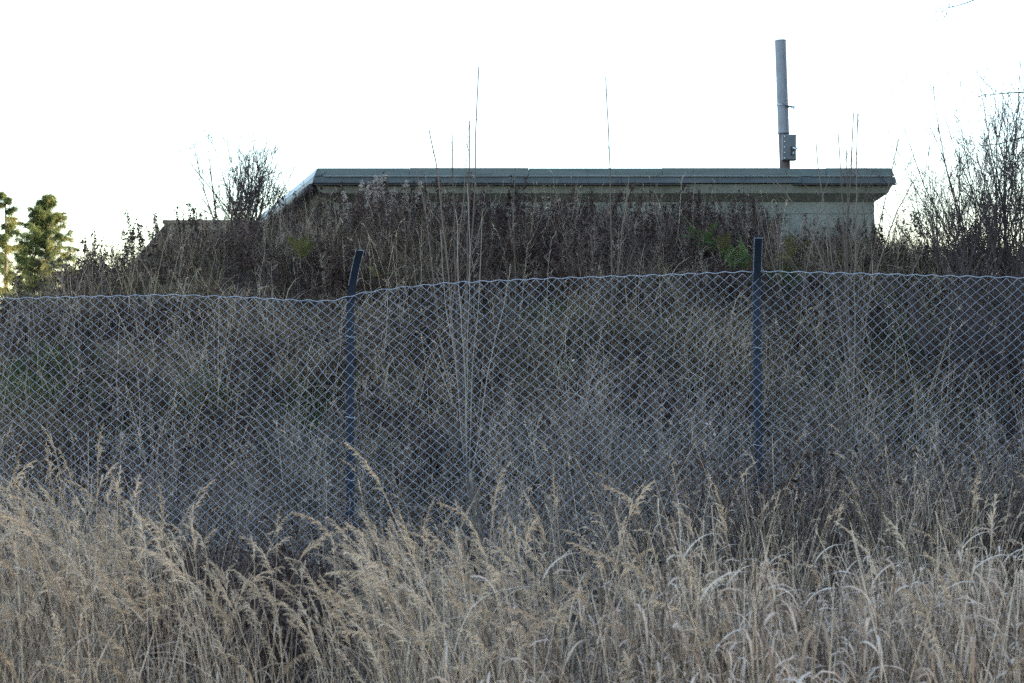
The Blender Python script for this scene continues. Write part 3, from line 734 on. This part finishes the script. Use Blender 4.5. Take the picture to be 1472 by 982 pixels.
def sapling(name, stems, Yd, label, cat, mat, r0=.009, group=None, **kw):
    """stems: list of photo polylines from the root up, all in the plane about depth Yd, spread a little in depth"""
    b0 = base_on(stems[0][0][0], 0, Yd); root = empty(name, tuple(b0))
    for s in stems:
        dy = U(-.25, .25); n = len(s)
        ps = [base_on(s[0][0], 0, Yd)] + [P(px, py, Yd + dy * (i + 1) / n) for i, (px, py) in enumerate(s[1:])]
        mb = MB(); r = r0 * U(.7, 1.1) * (1 if s is stems[0] else .75)
        shoot(mb, spline(ps, 12), r, kw.get('r1', .003), kw.get('ntw', 9), kw.get('tl', .35), 6, kw.get('ang', (20, 50)), True, U(.2, .9), kw.get('sub', 0))
        mb.obj('stem', M[mat], root, True)
    return tag(root, label, cat, group)

sapling('sapling', [[(664, 560), (668, 430), (681, 330), (683, 240), (689, 95)], [(664, 560), (655, 430), (652, 300), (651, 190)], [(664, 560), (672, 420), (673, 300), (676, 172)],
                    [(664, 560), (645, 410), (632, 270), (617, 185)]], 12.2, 'tallest slender bare sapling with several stems rising in front of the bunker', 'sapling', 'bark', .013, r1=.0052)
sapling('sapling', [[(640, 540), (652, 420), (668, 270), (674, 172)], [(640, 540), (626, 430), (612, 300), (592, 215)]], 13.0, 'thin bare sapling just left of the tallest sapling', 'sapling', 'bark', .007, ntw=7)
sapling('sapling', [[(880, 470), (878, 330), (877, 240), (870, 112)], [(880, 470), (893, 350), (905, 250)]], 14.0, 'single thin sapling whose tip stands above the middle of the bunker roof', 'sapling', 'bark', .008, ntw=8, tl=.3, r1=.0055)
sapling('bare_shrub', [[(1228, 590), (1220, 460), (1218, 330), (1228, 162)], [(1228, 590), (1216, 440), (1213, 320), (1204, 190)], [(1228, 590), (1240, 440), (1262, 330), (1292, 200)], [(1228, 590), (1208, 450), (1190, 330), (1172, 205)],
                       [(1228, 590), (1200, 420), (1160, 320), (1118, 262)], [(1228, 590), (1250, 420), (1285, 310), (1315, 258)], [(1228, 590), (1215, 420), (1218, 300), (1216, 215)], [(1228, 590), (1228, 420), (1231, 300), (1232, 165)], [(1228, 590), (1190, 460), (1150, 390), (1105, 330)]],
        12.6, 'wide many-stemmed bare shrub in front of the right end of the bunker', 'shrub', 'bark', .012, ntw=14, tl=.6, r1=.0046, sub=1)
sapling('sapling', [[(1148, 560), (1130, 440), (1100, 350), (1088, 285)], [(1148, 560), (1152, 430), (1170, 330), (1192, 255)]], 13.5, 'low forked sapling right of the right fence post', 'sapling', 'bark', .007, ntw=7)
sapling('sapling', [[(672, 650), (668, 520), (660, 400), (655, 300)], [(672, 650), (680, 520), (690, 400), (694, 305)], [(672, 650), (655, 520), (640, 430), (632, 330)], [(672, 650), (672, 500), (676, 380), (671, 265)], [(672, 650), (700, 540), (722, 450), (735, 380)]], 10.6, 'clump of thin pale stems rising behind the fence mesh left of the centre', 'sapling', 'barkpale', .0065, ntw=8, tl=.3)
sapling('sapling', [[(735, 520), (742, 420), (738, 330), (742, 200)]], 13.2, 'thin lone sapling right of the tallest sapling', 'sapling', 'bark', .005, ntw=6, tl=.25)

def bush(name, Yd, px, fan, H, label, cat, mat, nst=14, az_b=None, r0=.012, tl=.5, ntw=12, sub=2, group=None, lean=(0, 0), zoff=0, tk=1.3, bs=.12):
    b0 = base_on(px, 0, Yd); b0[2] += zoff; root = empty(name, tuple(b0))
    for k in range(nst):
        az = U(0, 6.28) if az_b is None else random.gauss(*az_b); el = R(U(*fan)); L = H * U(.6, 1.1)
        pts = curve(b0 + np.array([U(-bs, bs), U(-bs, bs), 0]), unit(az, el), L, 10, (lean[0] * U(.3, 1), lean[1] * U(.3, 1), U(.1, .6)), .05)
        mb = MB(); shoot(mb, pts, r0 * U(.5, 1.1), .0022, ntw, tl * H / 2, 5, (22, 55), True, U(0, 1), sub, tk); mb.obj('stem', M[mat], root, True)
    return tag(root, label, cat, group)
bush('bare_bush', 18.6, 348, (38, 84), 1.55, 'rounded bare bush on the crest left of the bunker roof edge', 'bush', 'barkpurple', 44, r0=.012, tl=.55, ntw=12, sub=3, tk=2.0, bs=.22)
# thicket at the right edge
TH = [(1385, 15.5, 1.55), (1418, 14.5, 1.9), (1450, 15.2, 2.5), (1480, 14.2, 2.6), (1405, 12.6, 1.35), (1462, 12.2, 1.7), (1580, 15.2, 3.2), (1640, 14.6, 3.0)]
LB = ['leftmost and lowest bare shrub of the thicket at the right edge', 'second bare shrub from the left in the right-edge thicket', 'third bare shrub from the left in the right-edge thicket, taller than those before it',
      'dense bare shrub cut by the right edge of the picture', 'low bare shrub at the foot of the right-edge thicket, close behind the fence', 'bare shrub close behind the fence at the very right edge', 'bare shrub further right, outside the picture', 'rightmost bare shrub of the thicket, outside the picture']
for (px, Yd, H), lb in zip(TH[:6], LB):
    bush('bare_shrub', Yd, px, (58, 88) if H > 2.4 else (48, 86), H, lb, 'shrub', 'barkpurple', 22, r0=.012, tl=.6, ntw=18, sub=3, bs=.4, group='bare shrubs in the right-edge thicket', lean=(-.12 if H > 2.4 else -.35, 0))
# sunlit twigs behind the right end of the bunker
for px, Yd, H, lb in [(1300, 27, 1.7, 'sunlit tan twigs just right of the bunker wall'), (1345, 29, 2.3, 'thin sunlit sapling in the gap between bunker and thicket'), (1400, 31, 2.2, 'sunlit tan shrub seen behind the right-edge thicket')]:
    bush('sunlit_shrub', Yd, px, (62, 89), H, lb, 'shrub', 'barkpale', 9, r0=.016, tl=.35, ntw=12, sub=1, group='sunlit shrubs behind the bunker')
# birch outside the frame whose twigs reach in at the upper right
bb = base_on(1660, 0, 11.5); birch = empty('birch_tree', tuple(bb))
mb = MB(); tr = spline([bb, bb + np.array([-.1, .1, 2.2]), bb + np.array([.05, .1, 4.6]), bb + np.array([0, .2, 6.5])], 14); mb.tube(tr, np.linspace(.07, .02, 14), 10); mb.obj('trunk', M['barkpale'], birch, True)
for pl_ in ([P(1655, 160, 11.5), P(1560, 140, 11.3), P(1472, 133, 11.2), P(1425, 134, 11.1), P(1385, 143, 11)],
            [P(1655, 230, 11.5), P(1540, 175, 11.3), P(1470, 196, 11.2), P(1425, 210, 11.1), P(1376, 205, 11)],
            [P(1655, 60, 11.5), P(1560, -45, 11.3), P(1480, -40, 11.2), P(1400, 0, 11.1), P(1360, 12, 11), P(1343, 34, 11)],
            [P(1655, 90, 11.5), P(1580, 60, 11.4), P(1520, 80, 11.3), P(1480, 120, 11.3)]):
    mb = MB(); pts = spline(pl_, 16); shoot(mb, pts, .010, .001, 16, .16, 5, (30, 80), True, .4, 1)
    for k in range(9):
        q = pts[random.randint(8, 15)] + np.random.normal(0, .05, 3); mb.tube([q, q + np.array([U(-.01, .01), 0, -.03])], [.0035, .002], 4, .1)
    mb.obj('branch', M['barkdark'], birch, True)
tag(birch, 'bare birch beyond the right edge with thin twigs hanging into the upper right sky', 'birch')

# goldenrod-like weeds with grey fluffy tops before the bunker wall
for px, Yd, h, lb in [(528, 18.0, .92, 'left of two tall dead weeds with pale fluffy tops before the bunker'), (573, 17.9, .92, 'right of two tall dead weeds with pale fluffy tops before the bunker')]:
    mbp, mats = proto_weed(h * .95, 14, [M['weed'], M['weedleaf'], M['fluff']], 1.0, .14, 16, True, .003)
    b0 = base_on(px, 0, Yd); mbp.v = [v + b0 for v in mbp.v]; root = empty('fluffy_weed', tuple(b0))
    mbp.obj('plant', mats, root); tag(root, lb, 'weed', 'fluffy dead weeds')

# ferns
def fern(px, py, Yd, n, L, mat, label):
    p0 = P(px, py, Yd); x, y = p0[0], p0[1]; b0 = np.array([x, y, max(float(hz(x, y)), p0[2])]); root = empty('fern', tuple(b0))
    for k in range(n):
        az = random.gauss(-math.pi / 2, 1.1); pts = curve(b0, unit(az, R(U(45, 85))), L * U(.7, 1.1), 12, (0, 0, -U(.7, 1.6)), .03)
        mb = MB(); mb.tube(pts, np.linspace(.003, .001, 13), 3, .3); sd_ = np.array([-math.sin(az), math.cos(az), 0])
        for i in range(1, 13):
            w = L * .28 * math.sin(math.pi * (.12 + .85 * i / 13)); 
            for sg in (-1, 1):
                d = nrm(sd_ * sg + nrm(pts[i] - pts[i - 1]) * .45); mb.ribbon([pts[i], pts[i] + d * w * .5, pts[i] + d * w + np.array([0, 0, -.015])], [L * .035, L * .04, .003], pts[i] - pts[i - 1], random.random())
        mb.obj('frond', M[mat], root)
    return tag(root, label, 'fern', 'ferns on the bank')
fern(1016, 362, 15.6, 7, .42, 'fern', 'large green fern on the crest left of the right fence post')
fern(1036, 372, 15.6, 4, .34, 'fernyellow', 'yellowing fern touching the large green fern on the crest')
fern(1052, 390, 14.6, 2, .28, 'fern', 'small bright green fern just above the fence wire')
fern(1072, 388, 14.9, 4, .34, 'fern', 'grey-green fern low against the left side of the right fence post')
fern(1132, 378, 15.4, 3, .36, 'fernyellow', 'yellow-green fern just right of the right fence post')
fern(434, 372, 15.0, 4, .34, 'fernyellow', 'yellow-green fern left of the left fence post')
fern(545, 405, 14.6, 2, .3, 'fernyellow', 'small pale yellow fern just right of the left fence post')

# ------------------------------------------------------------------ sunlit conifers on the left
def conifer(name, px, ptop, Yd, W0, label, nw, sparse, zlow=.8):
    x = (px - 736) / F * Yd; H = P(0, ptop, Yd)[2]; zg = float(hz(x, Yd)); root = empty(name, (x, Yd, zg))
    mb = MB(); ax = spline([(x, Yd, zg - .1), (x + .03, Yd, H * .5), (x, Yd, H)], 12); ax[0] = (x, Yd, zg - .1); mb.tube(ax, np.linspace(.14, .02, 12), 10, .5); mb.obj('trunk', M['trunk'], root, True)
    br = MB(); nd = MB()
    for k in range(nw):
        t = (k + U(0, 1)) / nw; z = zlow + (H - zlow) * (t ** .9); az = U(0, 6.28)
        L = W0 * (1 - t) ** .8 * U(.45, 1.15) + .14
        if random.random() < sparse: L *= .5
        pts = curve((x, Yd, z), unit(az, R(U(-12, 18) + 25 * t)), L, 7, (0, 0, U(-.5, .5)), .05)
        br.tube(pts, np.linspace(.022 * (1 - t) + .006, .004, 8), 4, .4)
        if random.random() < sparse * .6: continue
        c = random.random()
        for i in range(1 if t > .3 else 2, 8):
            for q in range(10 if sparse < .4 else 8):
                p = pts[i] + (pts[i - 1] - pts[i]) * random.random(); a2 = az + random.choice((-1, 1)) * U(.3, 1.3); l2 = U(.1, .28)
                d = unit(a2, R(U(-55, 25))); tw = [p, p + d * l2 * .5, p + d * l2 + np.array([0, 0, -.06])]
                for s in range(4):
                    nd.ribbon([w_ + np.random.normal(0, .05, 3) for w_ in tw], [.012, .022, .006], np.random.normal(0, 1, 3), min(1, max(0, c + U(-.35, .35))))
    br.obj('branches', M['trunk'], root); nd.obj('crown', M['needle'], root)
    return tag(root, label, 'tree')
conifer('spruce_tree', 68, 284, 60, 3.3, 'broad golden-lit spruce above the left end of the bank', 150, .15)
conifer('spruce_tree', 8, 279, 62, 2.2, 'sparse golden-lit conifer with a bare trunk at the left edge', 62, .55, 1.6)
conifer('spruce_tree', 38, 350, 66, 2.2, 'small spruce filling the gap between the two taller conifers', 60, .3)

# ------------------------------------------------------------------ unseen spruces added on the right to shade the bank
def shade_spruce(name):
    root = empty(name, (0, 0, 0)); H = 10.5
    mb = MB(); mb.tube([(0, 0, -.3), (.05, 0, H * .5), (0, 0, H)], [.2, .13, .02], 10, .5); mb.obj('trunk', M['trunk'], root, True)
    nd = MB()
    for k in range(150):
        t = (k + U(0, 1)) / 150; z = .6 + (H - .6) * t; az = U(0, 6.28); L = 2.6 * (1 - t) ** .8 * U(.8, 1.1) + .15
        pts = curve((0, 0, z), unit(az, R(U(-5, 15))), L, 6, (0, 0, U(-.7, .2)), .05)
        for i in range(1, 7):
            for q in range(5):
                p = pts[i] + (pts[i - 1] - pts[i]) * random.random(); d = unit(az + random.choice((-1, 1)) * U(.2, 1.3), R(U(-60, 15))); l2 = U(.35, .7)
                nd.ribbon([p, p + d * l2 * .5, p + d * l2 + np.array([0, 0, -.12])], [.14, .22, .05], np.random.normal(0, 1, 3))
    nd.obj('crown', M['needle'], root); return root
bs = shade_spruce('spruce_tree')
spots = [(15.0, 3.5), (16.2, 6.5), (15.0, 9.6), (16.4, 12.6), (15.2, 15.6), (16.3, 18.6), (15.3, 21.6), (16.4, 24.4), (18.5, 5.0), (18.6, 8.0), (18.6, 11.0), (18.5, 14.0), (18.4, 17.0), (18.6, 20.0), (18.6, 23.0), (17.5, 1.0), (20.5, 3.0), (20.6, 9.5), (20.6, 15.5), (20.6, 21.5)]
for i, (x, y) in enumerate(spots):
    o = bs if i == 0 else bs.copy()
    if i:
        COL.objects.link(o)
        for ch in bs.children:
            c = ch.copy(); COL.objects.link(c); c.parent = o
    o.location = (x, y, float(hz(x, y))); o.rotation_euler = (0, 0, i * 1.7)
    tag(o, 'tall dense unseen spruce added on the right to shade the bank', 'tree', 'unseen spruces added for shade')
